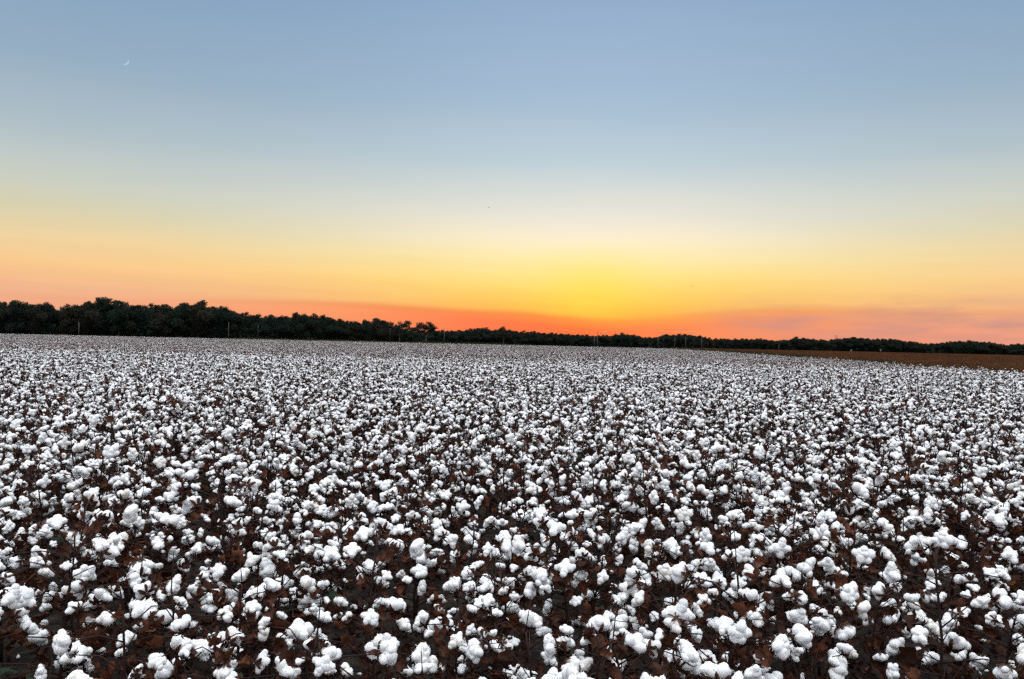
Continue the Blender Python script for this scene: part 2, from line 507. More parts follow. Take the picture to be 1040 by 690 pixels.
# ------------------------------------------------------------------ cotton plant specification
def plant_spec(seed):
    """stem tubes, boll matrices, leaf matrices of one plant"""
    r = random.Random(seed * 13 + 7)
    H = r.uniform(0.70, 0.98)
    lean = Vector((r.uniform(-.10, .10), r.uniform(-.10, .10), 0))
    tubes, bolls, leaves = [], [], []
    nn = 11
    pts = []
    for i in range(nn + 1):
        u = i / nn
        pts.append(Vector((0, 0, H * u)) + lean * u * u + Vector((r.uniform(-.008, .008), r.uniform(-.008, .008), 0)))
    tubes.append((pts, [0.0092 * (1 - 0.55 * i / nn) for i in range(nn + 1)], 6))
    nb = r.randint(14, 17)
    hi = 11 if r.random() < 0.75 else 10
    a = r.uniform(0, 6.28)
    nodes = []
    for k in range(nb):
        u = 0.26 + 0.71 * ((k + 0.5) / nb) ** 0.8
        nodes.append(u)
    for k, u in enumerate(nodes):
        a += 2.4 + r.uniform(-.5, .5)
        fi = u * nn; i0 = min(int(fi), nn - 1)
        base = pts[i0].lerp(pts[i0 + 1], fi - i0)
        ln = (0.27 - 0.14 * u) * r.uniform(0.5, 1.3) + 0.05
        ca, sa = math.cos(a), math.sin(a)
        el = r.uniform(0.15, 0.75)
        p1 = base + Vector((ca * ln * .5, sa * ln * .5, ln * el * .6))
        p2 = base + Vector((ca * ln, sa * ln, ln * el * .8 - 0.01))
        if p2.z > H * 0.985: p2.z = H * 0.985
        tubes.append(([base, p1, p2], [0.0034, 0.0027, 0.0022], 4))
        roll_ = r.random()
        if roll_ < 0.62:
            d = Vector((ca * 0.55 + r.uniform(-.4, .4), sa * 0.55 + r.uniform(-.4, .4), r.uniform(0.6, 1.0)))
        elif roll_ < 0.86:
            d = Vector((ca, sa, r.uniform(-0.35, 0.3)))
        else:
            d = Vector((ca * 0.6, sa * 0.6, r.uniform(-1.2, -0.5)))
        q = d.to_track_quat('Z', 'Y')
        sc = r.choice((0.52, 0.64, 0.76, 0.86, 0.96, 1.06, 1.22)) * r.uniform(0.93, 1.06)
        M = Matrix.Translation(p2) @ q.to_matrix().to_4x4() @ Matrix.Rotation(r.uniform(0, 6.28), 4, 'Z') @ Matrix.Diagonal((sc, sc, sc * r.uniform(0.85, 1.08), 1))
        bolls.append((r.randrange(NB), r.randrange(NBU), M))
        if r.random() < 0.6:
            t = r.uniform(0.3, 0.95)
            lp = base.lerp(p2, t)
            e = Euler((r.uniform(-1.6, 1.6), r.uniform(-1.2, 1.8), a + r.uniform(-1, 1)))
            s2 = r.uniform(0.5, 0.9)
            leaves.append((0, r.randrange(NL), Matrix.Translation(lp + Vector((ca * .02, sa * .02, -0.015))) @ e.to_matrix().to_4x4() @ Matrix.Diagonal((s2, s2, s2, 1))))
    # low dead leaves
    for k in range(r.randint(7, 10)):
        u = r.uniform(0.12, 0.7); aa = r.uniform(0, 6.28); ln = r.uniform(0.04, 0.22)
        p = Vector((math.cos(aa) * ln, math.sin(aa) * ln, H * u))
        e = Euler((r.uniform(-1.6, 1.6), r.uniform(-1.2, 1.8), aa))
        s2 = r.uniform(0.6, 1.1)
        leaves.append((0, r.randrange(NL), Matrix.Translation(p) @ e.to_matrix().to_4x4() @ Matrix.Diagonal((s2, s2, s2, 1))))
        tubes.append(([pts[int(u * nn)], p], [0.002, 0.0014], 4))
    # curled leaves and empty twigs among the top bolls
    for k in range(r.randint(4, 7)):
        u = r.uniform(0.66, 0.98); aa = r.uniform(0, 6.28); ln = r.uniform(0.02, 0.15)
        p = Vector((math.cos(aa) * ln, math.sin(aa) * ln, H * u + r.uniform(0, .06))) + lean * u
        e = Euler((r.uniform(-1.6, 1.6), r.uniform(-1.2, 1.8), aa))
        s2 = r.uniform(0.45, 0.85)
        leaves.append((0, r.randrange(NL), Matrix.Translation(p) @ e.to_matrix().to_4x4() @ Matrix.Diagonal((s2, s2, s2, 1))))
        tubes.append(([pts[int(u * nn)], p, p + Vector((math.cos(aa) * .02, math.sin(aa) * .02, r.uniform(.0, .06)))], [0.0025, 0.0018, 0.0012], 4))
    if seed % 3 == 0:
        for k in range(r.randint(1, 3)):
            u = r.uniform(0.4, 0.75); aa = r.uniform(0, 6.28); ln = r.uniform(0.08, 0.2)
            p = Vector((math.cos(aa) * ln, math.sin(aa) * ln, H * u))
            e = Euler((r.uniform(-.7, .7), r.uniform(-.2, .9), aa))
            leaves.append((1, r.randrange(3), Matrix.Translation(p) @ e.to_matrix().to_4x4()))
            tubes.append(([pts[int(u * nn)], p], [0.002, 0.0014], 4))
    for k in range(7):
        u = r.uniform(.1, .9); aa = r.uniform(0, 6.28); ln = r.uniform(.08, .24)
        b0 = pts[int(u * nn)]
        tubes.append(([b0, b0 + Vector((math.cos(aa) * ln * .5, math.sin(aa) * ln * .5, ln * .2)), b0 + Vector((math.cos(aa) * ln, math.sin(aa) * ln, ln * r.uniform(0, .8)))], [.003, .0022, .0014], 3))
    # bare tip twig rising over the bolls
    if seed % 2 == 0 or seed % 7 == 1:
        tp = pts[-1]
        tubes.append(([tp, tp + Vector((r.uniform(-.02, .02), r.uniform(-.02, .02), r.uniform(.06, .16)))], [0.0030, 0.0016], 4))
    return H, tubes, bolls, leaves, seed % 3 == 0, seed % 2 == 0

NVAR = 14
SPECS = [plant_spec(s) for s in range(NVAR)]
STEM_ME = []
for s in range(NVAR):
    m = MB()
    for pts, rads, seg in SPECS[s][1]:
        m.tube(pts, rads, seg)
    STEM_ME.append(m.mesh("stem", M_STEM))

# ------------------------------------------------------------------ where plants stand
ROW_DIR = Vector((0.13, 1.0, 0)).normalized()
ROW_N = Vector((ROW_DIR.y, -ROW_DIR.x, 0))
EDGE_C = 24.9                       # cotton / brown field boundary: X = EDGE_C + 0.13 Y
FAR_Y = 300.0
plants = []
for i in range(-40, 60):
    off = i * 0.92 + 0.3
    for j in range(-22, 280):
        t = j * 0.212
        jr = random.gauss(0, 0.24); jt = random.uniform(-.12, .12)
        if random.random() < 0.05: continue
        p = ROW_N * (off + jr) + ROW_DIR * (t + jt)
        if p.y < -4 or p.y > 42: continue
        if p.x > EDGE_C + 0.13 * p.y - 0.4: continue
        if abs(p.x) > 7 + 0.85 * max(p.y, 0): continue
        if p.xy.length < 0.55: continue
        plants.append((p, random.randrange(NVAR), random.uniform(0, 6.28), random.uniform(0.9, 1.1)))

def in_frame(p, H):
    for dx in (-.16, 0, .16):
        q = project((p.x + dx, p.y, H * 0.93))
        if q and -2 < q[0] < W0 + 2 and -2 < q[1] < H0 + 3:
            return True
    return False
near = [k for k in range(len(plants)) if in_frame(plants[k][0], SPECS[plants[k][1]][0] * plants[k][3])]
near.sort(key=lambda k: plants[k][0].length)
near = near[:292]
near_set = set(near)

# individual plants -----------------------------------------------------------
def link(o, parent=None):
    COL.objects.link(o)
    if parent is not None:
        o.parent = parent
    return o
PROTO = {}
def build_plant(v):
    """one plant built as an Empty with its parts"""
    root = bpy.data.objects.new("cotton_plant", None)
    root.empty_display_size = 0.1
    link(root)
    link(bpy.data.objects.new("stem", STEM_ME[v]), root)
    for b, u, M in SPECS[v][2]:
        bo = link(bpy.data.objects.new("boll", BOLL_ME[b]), root)
        bo.matrix_local = M
        link(bpy.data.objects.new("burr", BURR_ME[u]), bo)
    for kind, l, M in SPECS[v][3]:
        lo = bpy.data.objects.new("leaf" if kind == 0 else "green_leaf", (LEAF_ME if kind == 0 else GLEAF_ME)[l])
        link(lo, root)
        lo.matrix_local = M
        if kind: lo['label'] = "dark green leaf still alive"
    return root
def copy_plant(root):
    r = root.copy(); COL.objects.link(r)
    for ch in root.children:
        c = ch.copy(); COL.objects.link(c); c.parent = r
        for g in ch.children:
            d = g.copy(); COL.objects.link(d); d.parent = c
    return r
DX = ["at the left border", "left of the middle", "in the middle", "right of the middle", "at the right border"]
DY = [(2.9, "along the bottom border"), (3.9, "just above the bottom border"), (5.2, "in the near rows"), (7.2, "a little back"), (99, "farther back")]
for k in near:
    p, v, rot, sc = plants[k]
    if v in PROTO:
        root = copy_plant(PROTO[v])
    else:
        root = PROTO[v] = build_plant(v)
    root.location = p
    root.rotation_euler = (0, 0, rot)
    root.scale = (sc, sc, sc)
    q = project((p.x, p.y, 0.8))
    fx = min(4, max(0, int(q[0] / W0 * 5)))
    fy = next(t for lim, t in DY if p.y < lim)
    feat = ("partly green" if SPECS[v][4] else "brown-leaved") + " cotton plant" + (" with bare tip" if SPECS[v][5] else "")
    root['label'] = f"{feat}, {fy}, {DX[fx]}"
    root['category'] = "cotton plant"
    root['group'] = "cotton plants of the near rows"

# ------------------------------------------------------------------ instanced far field (stuff)
def merged_plant(v):
    m = MB()
    for pts, rads, seg in SPECS[v][1]:
        m.tube(pts, rads, 4, 0)
    for b, u, M in SPECS[v][2]:
        m.add([M @ Vector(q) for q in BOLL_LO[b][0]], BOLL_LO[b][1], 1)
        burr_geo(m, u, M, 2, False)
    for kind, l, M in SPECS[v][3]:
        me = (LEAF_ME if kind == 0 else GLEAF_ME)[l]
        m.add([M @ q.co for q in me.vertices], [tuple(f.vertices) for f in me.polygons], 3 if kind == 0 else 4)
    return m.mesh("cotton_plant_whole", [M_STEM, M_LINT, M_BURR, M_DEAD, M_GREEN])

def rand_quads(m, n, boxmin, boxmax, s0, s1, mi, r, flat=False):
    for _ in range(n):
        c = Vector([r.uniform(boxmin[i], boxmax[i]) for i in range(3)])
        s = r.uniform(s0, s1)
        q = Euler((r.uniform(-1.3, 1.3), r.uniform(-1.3, 1.3), r.uniform(0, 6.28))).to_matrix()
        a = [Vector((-1, -.6, 0)), Vector((.2, -1, .3)), Vector((1, .3, -.1)), Vector((-.1, 1, .25))]
        m.add([c + q @ (x * s * r.uniform(.7, 1.2)) for x in a], [(0, 1, 2, 3)], mi)

def cotton_patch(seed):
    """2.07 x 1.84 m of crop: two rows"""
    r = random.Random(seed * 31 + 5)
    m = MB()
    for row in (-0.46, 0.46):
        for j in range(9):
            x = row + r.gauss(0, .25); y = -1.035 + 0.23 * (j + .5) + r.uniform(-.08, .08)
            H = r.uniform(0.70, 0.98)
            m.tube([(x, y, 0), (x + r.uniform(-.05, .05), y, H * .6), (x + r.uniform(-.08, .08), y, H + (r.random() < .4) * .06)], [0.008, 0.005, 0.002], 3, 0)
            for k in range(10):
                u = r.uniform(0.30, 1.0) ** 0.8
                ln = (0.27 - 0.20 * u) * r.uniform(0.4, 1.3) + .02
                a = r.uniform(0, 6.28)
                c = Vector((x + math.cos(a) * ln, y + math.sin(a) * ln, H * u + r.uniform(-.02, .03)))
                s = r.uniform(0.50, 1.0)
                nl = r.choice((2, 3, 3))
                ph = r.uniform(0, 6.28)
                for q in range(nl):
                    aa = ph + 2 * PI * q / nl
                    ax = Vector((math.cos(aa) * .8, math.sin(aa) * .8, r.uniform(0.1, 1))).normalized()
                    add_lump(m, c + ax * 0.019 * s, ax, 0.026 * s, 0.031 * s, 1, r.random() * 90, 1, 0.3, 22)
                m.add([c + Vector((0.036 * s * math.cos(t) , 0.036 * s * math.sin(t), -0.016 + 0.02 * (q % 2))) for q, t in enumerate([i * PI / 4 for i in range(8)])], [tuple(range(8))], 2)
            rand_quads(m, 26, (x - .22, y - .2, H * .4), (x + .22, y + .2, H * 1.05), 0.02, 0.04, 3, r)
            rand_quads(m, 3, (x - .22, y - .2, H * .3), (x + .22, y + .2, H * .7), 0.03, 0.05, 4, r)
    return m.mesh("cotton_patch", [M_STEM, M_LINT, M_BURR, M_DEAD, M_GREEN])

M_SOY = leafy("rust_brown_crop", [(0.022, 0.007, 0.003), (0.060, 0.021, 0.007), (0.11, 0.042, 0.013), (0.24, 0.11, 0.035)], 0.2, 0.9, 30, 0, 3)
M_WEED = leafy("roadside_weeds", [(0.012, 0.014, 0.005), (0.030, 0.029, 0.011), (0.060, 0.050, 0.022)], 0.2, 0.9, 30, 0, 2)
def soy_patch(seed):
    r = random.Random(seed * 17 + 3)
    m = MB()
    for row in range(5):
        for j in range(14):
            x = -1.5 + 0.6 * (row + .5) + r.uniform(-.09, .09); y = -1.5 + 3.0 / 14 * (j + .5) + r.uniform(-.07, .07)
            H = r.uniform(0.5, 0.82)
            m.tube([(x, y, 0), (x + r.uniform(-.06, .06), y + r.uniform(-.06, .06), H)], [0.006, 0.002], 3, 0)
            for q in range(3):
                a = r.uniform(0, 6.28); z = r.uniform(.2, .7) * H
                m.tube([(x, y, z), (x + math.cos(a) * .14, y + math.sin(a) * .14, z + .18)], [0.004, 0.0015], 3, 0)
            rand_quads(m, 24, (x - .2, y - .17, .12), (x + .2, y + .17, H), 0.02, 0.045, 0, r)
    return m.mesh("crop_patch", [M_SOY])
def weed_patch(seed, hmax):
    r = random.Random(seed * 19 + 1)
    m = MB()
    for k in range(150):
        x, y = r.uniform(-1.5, 1.5), r.uniform(-1.5, 1.5)
        h = r.uniform(.3, 1) * hmax
        a = r.uniform(0, 6.28); w = r.uniform(.008, .02)
        dx, dy = math.cos(a) * w, math.sin(a) * w
        bx, by = r.uniform(-.2, .2) * h, r.uniform(-.2, .2) * h
        m.add([(x - dx, y - dy, 0), (x + dx, y + dy, 0), (x + bx * .4 + dx, y + by * .4 + dy, h * .6), (x + bx, y + by, h), (x + bx * .4 - dx, y + by * .4 - dy, h * .6)], [(0, 1, 2, 3, 4)], 0)
        rand_quads(m, 3, (x - .08, y - .08, .1 * h), (x + .08, y + .08, h), 0.02, 0.06, 0, r)
    return m.mesh("weed_patch", [M_WEED])

def proto_collection(name, meshes):
    c = bpy.data.collections.new(name)
    for i, me in enumerate(meshes):
        o = bpy.data.objects.new(name + "_%02d" % i, me)
        c.objects.link(o)
    return c

def scatter_object(name, coll, pts, rots, scales, idx, label, cat, kind="stuff", smz=None):
    me = bpy.data.meshes.new(name)
    me.from_pydata([tuple(p) for p in pts], [], [])
    def attr(nm, typ, arr, key):
        a = me.attributes.new(nm, typ, 'POINT')
        a.data.foreach_set(key, np.asarray(arr, dtype=np.float32 if typ != 'INT' else np.int32).ravel())
    attr("vidx", 'INT', idx, 'value')
    attr("vrot", 'FLOAT_VECTOR', rots, 'vector')
    attr("vscl", 'FLOAT_VECTOR', scales, 'vector')
    o = bpy.data.objects.new(name, me)
    COL.objects.link(o)
    g = bpy.data.node_groups.new(name + "_nodes", 'GeometryNodeTree')
    g.interface.new_socket("Geometry", in_out='INPUT', socket_type='NodeSocketGeometry')
    g.interface.new_socket("Geometry", in_out='OUTPUT', socket_type='NodeSocketGeometry')
    gi = g.nodes.new('NodeGroupInput'); go = g.nodes.new('NodeGroupOutput')
    ci = g.nodes.new('GeometryNodeCollectionInfo')
    ci.inputs['Collection'].default_value = coll
    ci.inputs['Separate Children'].default_value = True
    ci.inputs['Reset Children'].default_value = True
    ip = g.nodes.new('GeometryNodeInstanceOnPoints')
    ip.inputs['Pick Instance'].default_value = True
    def na(nm, typ):
        n = g.nodes.new('GeometryNodeInputNamedAttribute')
        n.data_type = typ
        n.inputs['Name'].default_value = nm
        return n.outputs['Attribute']
    g.links.new(gi.outputs[0], ip.inputs['Points'])
    g.links.new(ci.outputs[0], ip.inputs['Instance'])
    g.links.new(na("vidx", 'INT'), ip.inputs['Instance Index'])
    g.links.new(na("vrot", 'FLOAT_VECTOR'), ip.inputs['Rotation'])
    g.links.new(na("vscl", 'FLOAT_VECTOR'), ip.inputs['Scale'])
    g.links.new(ip.outputs[0], go.inputs[0])
    mod = o.modifiers.new("scatter", 'NODES')
    mod.node_group = g
    o['kind'] = kind
    o['label'] = label
    o['category'] = cat
    return o

# one object for all the cotton beyond the individual plants: whole plants first, then patches of crop
NP = 10
coll = proto_collection("cotton_source", [merged_plant(v) for v in range(NVAR)] + [cotton_patch(s) for s in range(NP)])
P, RO, SC, IX = [], [], [], []
for k, (p, v, rot, sc) in enumerate(plants):
    if k in near_set: continue
    P.append(p); RO.append((0, 0, rot)); SC.append((sc, sc, sc)); IX.append(v)
row_ang = math.atan2(-ROW_DIR.x, ROW_DIR.y)
A = 2.07
for i in range(-260, 260):
    for j in range(-30, 330):
        p = ROW_N * (i * 1.84 + 0.3 + 0.46) + ROW_DIR * (j * A + 1.0)
        if p.y < 43.0 or p.y > FAR_Y: continue
        if p.x > EDGE_C + 0.13 * p.y - 0.95 + .7 * noise.noise(p * .15): continue
        if abs(p.x) > 12 + 0.85 * p.y: continue
        P.append(p + Vector((random.uniform(-.1, .1), random.uniform(-.1, .1), 0)))
        RO.append((0, 0, row_ang + (PI if random.random() < .5 else 0)))
        s = random.uniform(.95, 1.07)
        SC.append((random.choice((-1, 1)) * 1.03, 1.03, s * random.uniform(.93, 1.05))); IX.append(NVAR + random.randrange(NP))
print("cotton instances", len(P))
scatter_object("cotton_field", coll, P, RO, SC, IX, "white cotton crop reaching back to the far trees", "cotton field")

# brown field
coll = proto_collection("brown_crop_source", [soy_patch(s) for s in range(6)])
P, RO, SC, IX = [], [], [], []
for i in range(-10, 220):
    for j in range(0, 230):
        p = ROW_N * (i * 2.9) + ROW_DIR * (j * 2.9)
        if p.x < EDGE_C + 0.13 * p.y + 1.2 + max(0, (p.y - 110) * 0.035) or p.y > 600: continue
        if p.x > 25 + 0.95 * p.y or p.y < 12: continue
        P.append(p); RO.append((0, 0, row_ang + (PI if random.random() < .5 else 0)))
        s = random.uniform(.8, 1.2) * (0.95 + 0.3 * noise.noise(p * 0.05) + .2 * noise.noise(p * .2))
        SC.append((1.02, 1.02, s)); IX.append(random.randrange(6))
scatter_object("brown_field_crop", coll, P, RO, SC, IX, "rust brown dried crop beside the cotton on the right", "crop")

# weeds along the far edges
coll = proto_collection("weed_source", [weed_patch(s, 0.8 + 0.25 * (s % 3)) for s in range(5)])
P, RO, SC, IX = [], [], [], []
def weed(x, y, h=1.0):
    P.append((x, y, 0)); RO.append((0, 0, random.uniform(0, 6.28)))
    SC.append((1.1, 1.1, h * random.uniform(.7, 1.2))); IX.append(random.randrange(5))
for k in range(2600):                               # strip beyond the cotton
    y = FAR_Y + random.uniform(3, 17); x = random.uniform(-240, 70)
    weed(x, y, (1.25 if -110 < x < 8 else .8) + 0.5 * noise.noise(Vector((x * .05, y * .1, 3))))
for k in range(1500):                               # strip between cotton and brown field
    y = random.uniform(105, 330); wd = 0.8 + max(0, (y - 110) * 0.035)
    weed(EDGE_C + 0.13 * y + random.uniform(-.4, wd), y, 0.95)
for k in range(700):                                # ragged margin nearer by, and strays in the brown crop
    y = random.uniform(30, 330)
    weed(EDGE_C + 0.13 * y + random.gauss(.3, .7), y, random.uniform(.5, 1.0))
for k in range(260):
    y = random.uniform(45, 500)
    weed(EDGE_C + 0.13 * y + random.uniform(2, 8 + .5 * y), y, random.uniform(.6, 1.0))
scatter_object("weeds", coll, P, RO, SC, IX, "olive weeds growing along the field edges", "weeds")

# ------------------------------------------------------------------ ground
def ground():
    m, nt, out = new_mat("soil")
    tc = nt.nodes.new('ShaderNodeTexCoord')
    n1 = nt.nodes.new('ShaderNodeTexNoise'); n1.inputs['Scale'].default_value = 9; n1.inputs['Detail'].default_value = 8
    n2 = nt.nodes.new('ShaderNodeTexNoise'); n2.inputs['Scale'].default_value = 0.35; n2.inputs['Detail'].default_value = 4
    for n in (n1, n2): nt.links.new(tc.outputs['Object'], n.inputs['Vector'])
    v = math_node(nt, 'ADD', math_node(nt, 'MULTIPLY', n1.outputs['Fac'], .65), math_node(nt, 'MULTIPLY', n2.outputs['Fac'], .35))
    c = ramp_node(nt, v, [(.3, (.006, .0045, .0035, 1)), (.5, (.015, .012, .010, 1)), (.7, (.045, .037, .031, 1))])
    p = nt.nodes.new('ShaderNodeBsdfPrincipled')
    p.inputs['Roughness'].default_value = 0.95
    p.inputs['Specular IOR Level'].default_value = 0.1
    nt.links.new(c, p.inputs['Base Color'])
    bp = nt.nodes.new('ShaderNodeBump'); bp.inputs['Strength'].default_value = .8; bp.inputs['Distance'].default_value = .04
    nt.links.new(n1.outputs['Fac'], bp.inputs['Height']); nt.links.new(bp.outputs[0], p.inputs['Normal'])
    nt.links.new(p.outputs[0], out.inputs[0])
    # near bed ridged with clods, joined to the far sheet as one mesh
    mb = MB()
    xs = [-9000, -3000, -700, -200, -60, -25] + list(np.linspace(-14, 14, 150)) + [25, 60, 200, 700, 3000, 9000]
    ys = [-9000, -300, -30] + list(np.linspace(-5, 16, 110)) + [25, 60, 150, 400, 1500, 12000]
    vs = []
    for y in ys:
        for x in xs:
            z = 0
            if abs(x) < 14 and -5 < y < 16:
                q = Vector((x, y, 0))
                off = q.dot(ROW_N) - 0.3
                z = 0.035 * math.cos(2 * PI * off / 0.92) + 0.035 * noise.noise(q * 5) + 0.04 * noise.noise(q * 13) - 0.03
            vs.append((x, y, z))
    nx = len(xs)
    fs = [(j * nx + i, j * nx + i + 1, (j + 1) * nx + i + 1, (j + 1) * nx + i) for j in range(len(ys) - 1) for i in range(nx - 1)]
    mb.add(vs, fs)
    o = bpy.data.objects.new("ground", mb.mesh("ground", m))
    o['kind'] = 'structure'; o['label'] = "dark brown soil under the crop"
    o['category'] = "ground"
    COL.objects.link(o)
ground()

# leaf litter under the near plants
mb = MB()
r = random.Random(5)
for k in range(14000):
    y = r.uniform(0.5, 11); x = r.uniform(-1, 1) * (2 + 0.75 * y)
    sl_ = r.uniform(.35, .8)
    M = Matrix.Translation((x, y, 0.01 + r.uniform(0, .03))) @ Matrix.Diagonal((sl_, sl_, sl_, 1)) @ Euler((r.uniform(-.6, .6), r.uniform(-.6, .6), r.uniform(0, 6.28))).to_matrix().to_4x4()
    me = LEAF_ME[r.randrange(NL)]
    mb.add([M @ q.co for q in me.vertices], [tuple(f.vertices) for f in me.polygons], 0)
for k in range(7000):
    y = r.uniform(0.5, 11); x = r.uniform(-1, 1) * (2 + 0.75 * y); a = r.uniform(0, 6.28); l = r.uniform(.03, .16); z = r.uniform(0, .03)
    mb.tube([(x, y, z), (x + math.cos(a) * l, y + math.sin(a) * l, z + r.uniform(-.01, .04)), (x + math.cos(a + .3) * l * 1.8, y + math.sin(a + .3) * l * 1.8, z)], [.0025, .002, .0012], 3, 1)
for k in range(900):
    y = r.uniform(0.5, 11); x = r.uniform(-1, 1) * (2 + 0.75 * y)
    add_lump(mb, Vector((x, y, r.uniform(0, .03))), Vector((r.gauss(0, 1), r.gauss(0, 1), .3)).normalized(), r.uniform(.006, .015), r.uniform(.01, .022), 1, k, 2, .5, 60)
o = bpy.data.objects.new("leaf_litter", mb.mesh("leaf_litter", [M_DEAD, M_STEM, M_LINT]))
o['kind'] = 'stuff'; o['label'] = "dry brown fallen leaves on the soil between the cotton plants"; o['category'] = "leaf litter"
COL.objects.link(o)

# ------------------------------------------------------------------ trees
M_CROWN = leafy("tree_leaves", [(0.006, 0.011, 0.009), (0.013, 0.023, 0.015), (0.025, 0.037, 0.021)], 0.2, 0.9, 10, 0, 0.35)
M_CROWN2 = leafy("tree_leaves_brownish", [(0.010, 0.012, 0.008), (0.020, 0.022, 0.013), (0.034, 0.034, 0.020)], 0.2, 0.9, 10, 0, 0.35)
M_BARK = leafy("bark", [(0.05, 0.04, 0.03), (0.09, 0.075, 0.06), (0.13, 0.11, 0.09)], 0, 0.9, 8, 0.5, 1.5)

def tree_proto(seed, open_=False, low=0.06, wide=0.36):
    """a tree 10 m tall: (trunk mesh, crown mesh)"""
    r = random.Random(seed * 101 + 9)
    H = 10.0
    t = MB()
    split = r.uniform(.28, .4) if not open_ else .36
    pts = [Vector((r.uniform(-.12, .12) * i, r.uniform(-.12, .12) * i, H * split * i / 3)) for i in range(4)]
    t.tube(pts, [.26, .21, .18, .15], 8)
    lobes = []
    nlimb = 7 if not open_ else 9
    top = pts[-1]
    for k in range(nlimb):
        a = 2 * PI * k / nlimb + r.uniform(-.4, .4)
        el = r.uniform(.25, 1.3) if k else 1.5
        if open_: el = r.uniform(.5, 1.35)
        ln = H * r.uniform(.26, .46) if not open_ else H * r.uniform(.34, .5)
        d = Vector((math.cos(a) * math.cos(el), math.sin(a) * math.cos(el), math.sin(el)))
        s0 = pts[r.randrange(2, 4)]
        p1 = s0 + d * ln * .5 + Vector((0, 0, .25)); p2 = s0 + d * ln + Vector((0, 0, .5))
        p2.z = min(p2.z, H * .88)
        t.tube([s0, p1, p2], [.10, .06, .025], 5)
        lobes.append((p2, r.uniform(.7, 1.15) if open_ else r.uniform(1.1, 1.7)))
        if open_:
            lobes.append((p1 + Vector((r.uniform(-.6, .6), r.uniform(-.6, .6), .7)), r.uniform(.5, .8)))
        for q in range(2):
            d2 = (d + Vector((r.uniform(-.8, .8), r.uniform(-.8, .8), r.uniform(-.3, .6)))).normalized()
            t.tube([p1, p1 + d2 * ln * .45], [.05, .018], 4)
            if not open_ or q: lobes.append((p1 + d2 * ln * .45, r.uniform(.55, 1.0)))
    if not open_:
        for k in range(9):                        # fill to the sides and low skirts
            a = r.uniform(0, 6.28); z = r.uniform(low + .10, .72)
            rr = H * wide * math.sin(PI * min(1, .25 + z)) * r.uniform(.35, .8)
            lobes.append((Vector((math.cos(a) * rr, math.sin(a) * rr, H * z)), r.uniform(.9, 1.5)))
        for k in range(4):
            a = r.uniform(0, 6.28)
            lobes.append((Vector((math.cos(a) * .9, math.sin(a) * .9, H * r.uniform(.78, .9))), r.uniform(.5, .95)))
    if not open_:
        for z_, r_ in ((.42, 2.3), (.58, 2.5), (.7, 2.0), (.25, 1.9)):
            lobes.append((Vector((r.uniform(-.6, .6), r.uniform(-.6, .6), H * z_)), r_))
    zmax = max(c.z + rd for c, rd in lobes)
    c_ = MB()
    for c, rd in lobes:
        n = int((130 if open_ else 150) * rd ** 2 * 1.15)
        for _ in range(n):
            d = Vector((r.gauss(0, 1), r.gauss(0, 1), r.gauss(0, 1))).normalized()
            rr = rd * (r.random() ** .45) * (1 + .28 * noise.noise(d * 2.3 + c))
            p = c + Vector((d.x * rr * 1.1, d.y * rr * 1.1, d.z * rr * .85))
            s = r.uniform(.09, .19)
            q = Euler((r.uniform(-1.5, 1.5), r.uniform(-1.5, 1.5), r.uniform(0, 6.28))).to_matrix()
            c_.add([p + q @ Vector(x) * s for x in ((-1, -.5, 0), (.3, -1, .3), (1, .4, -.2), (-.2, 1, .2))], [(0, 1, 2, 3)])
    k = H / zmax
    t.v = [tuple(q * k for q in v) for v in t.v]; c_.v = [tuple(q * k for q in v) for v in c_.v]
    mat = M_CROWN2 if seed % 4 == 3 else M_CROWN
    return t.mesh("trunk", M_BARK), c_.mesh("crown", mat, False)

DENSE = [tree_proto(s) for s in range(9)]
OPEN = [tree_proto(50 + s, True) for s in range(3)]

def make_tree(name, pr, x, y, h, w, rot, label, group=None):
    root = bpy.data.objects.new(name, None)
    COL.objects.link(root)
    root.location = (x, y, -0.1)
    root.rotation_euler = (0, 0, rot)
    root.scale = (h / 10 * w, h / 10 * w, h / 10)
    tr = bpy.data.objects.new("trunk", pr[0]); cr = bpy.data.objects.new("crown", pr[1])
    for c in (tr, cr):
        COL.objects.link(c); c.parent = root
    root['label'] = label; root['category'] = "tree"
    if group: root['group'] = group
    return root

def interp(tab, x):
    return float(np.interp(x, [a for a, b in tab], [b for a, b in tab]))
def horizon(px): return 336.5 + 0.0222 * px
TOP = [(-120, 306), (-60, 303), (0, 305), (15, 303.5), (30, 306), (45, 305), (56, 310), (65, 309.5), (75, 305.5), (88, 304), (96, 303), (105, 300.5), (116, 301), (126, 303),
       (134, 308), (145, 306), (160, 308), (170, 307), (180, 306), (190, 304), (201, 304), (210, 307), (218, 308), (230, 311), (240, 314), (252, 316),
       (268, 318), (282, 318.5), (292, 317.5), (302, 316), (316, 317), (328, 317.5), (338, 320), (350, 323), (362, 324), (374, 323), (382, 322), (392, 324), (399, 329),
       (412, 333), (422, 335), (440, 334), (455, 334.5), (470, 334.5), (480, 332.5), (496, 333), (505, 332.5), (513, 332), (520, 335), (532, 335), (545, 336), (560, 337),
       (590, 338.5), (602, 339.5), (620, 339.5), (633, 337.5), (645, 339), (656, 342), (664, 341.5), (672, 339), (684, 338), (700, 338.5), (712, 339.5), (722, 343),
       (740, 343.3), (772, 343), (790, 345), (800, 344), (808, 341.5), (818, 342), (830, 344), (845, 343.5), (858, 341.8), (872, 341.8), (888, 343), (904, 343.3), (920, 345.5),
       (942, 347.8), (955, 347.5), (965, 345.6), (985, 345), (1004, 346), (1020, 349), (1032, 348.3), (1045, 347), (1080, 348), (1130, 349)]
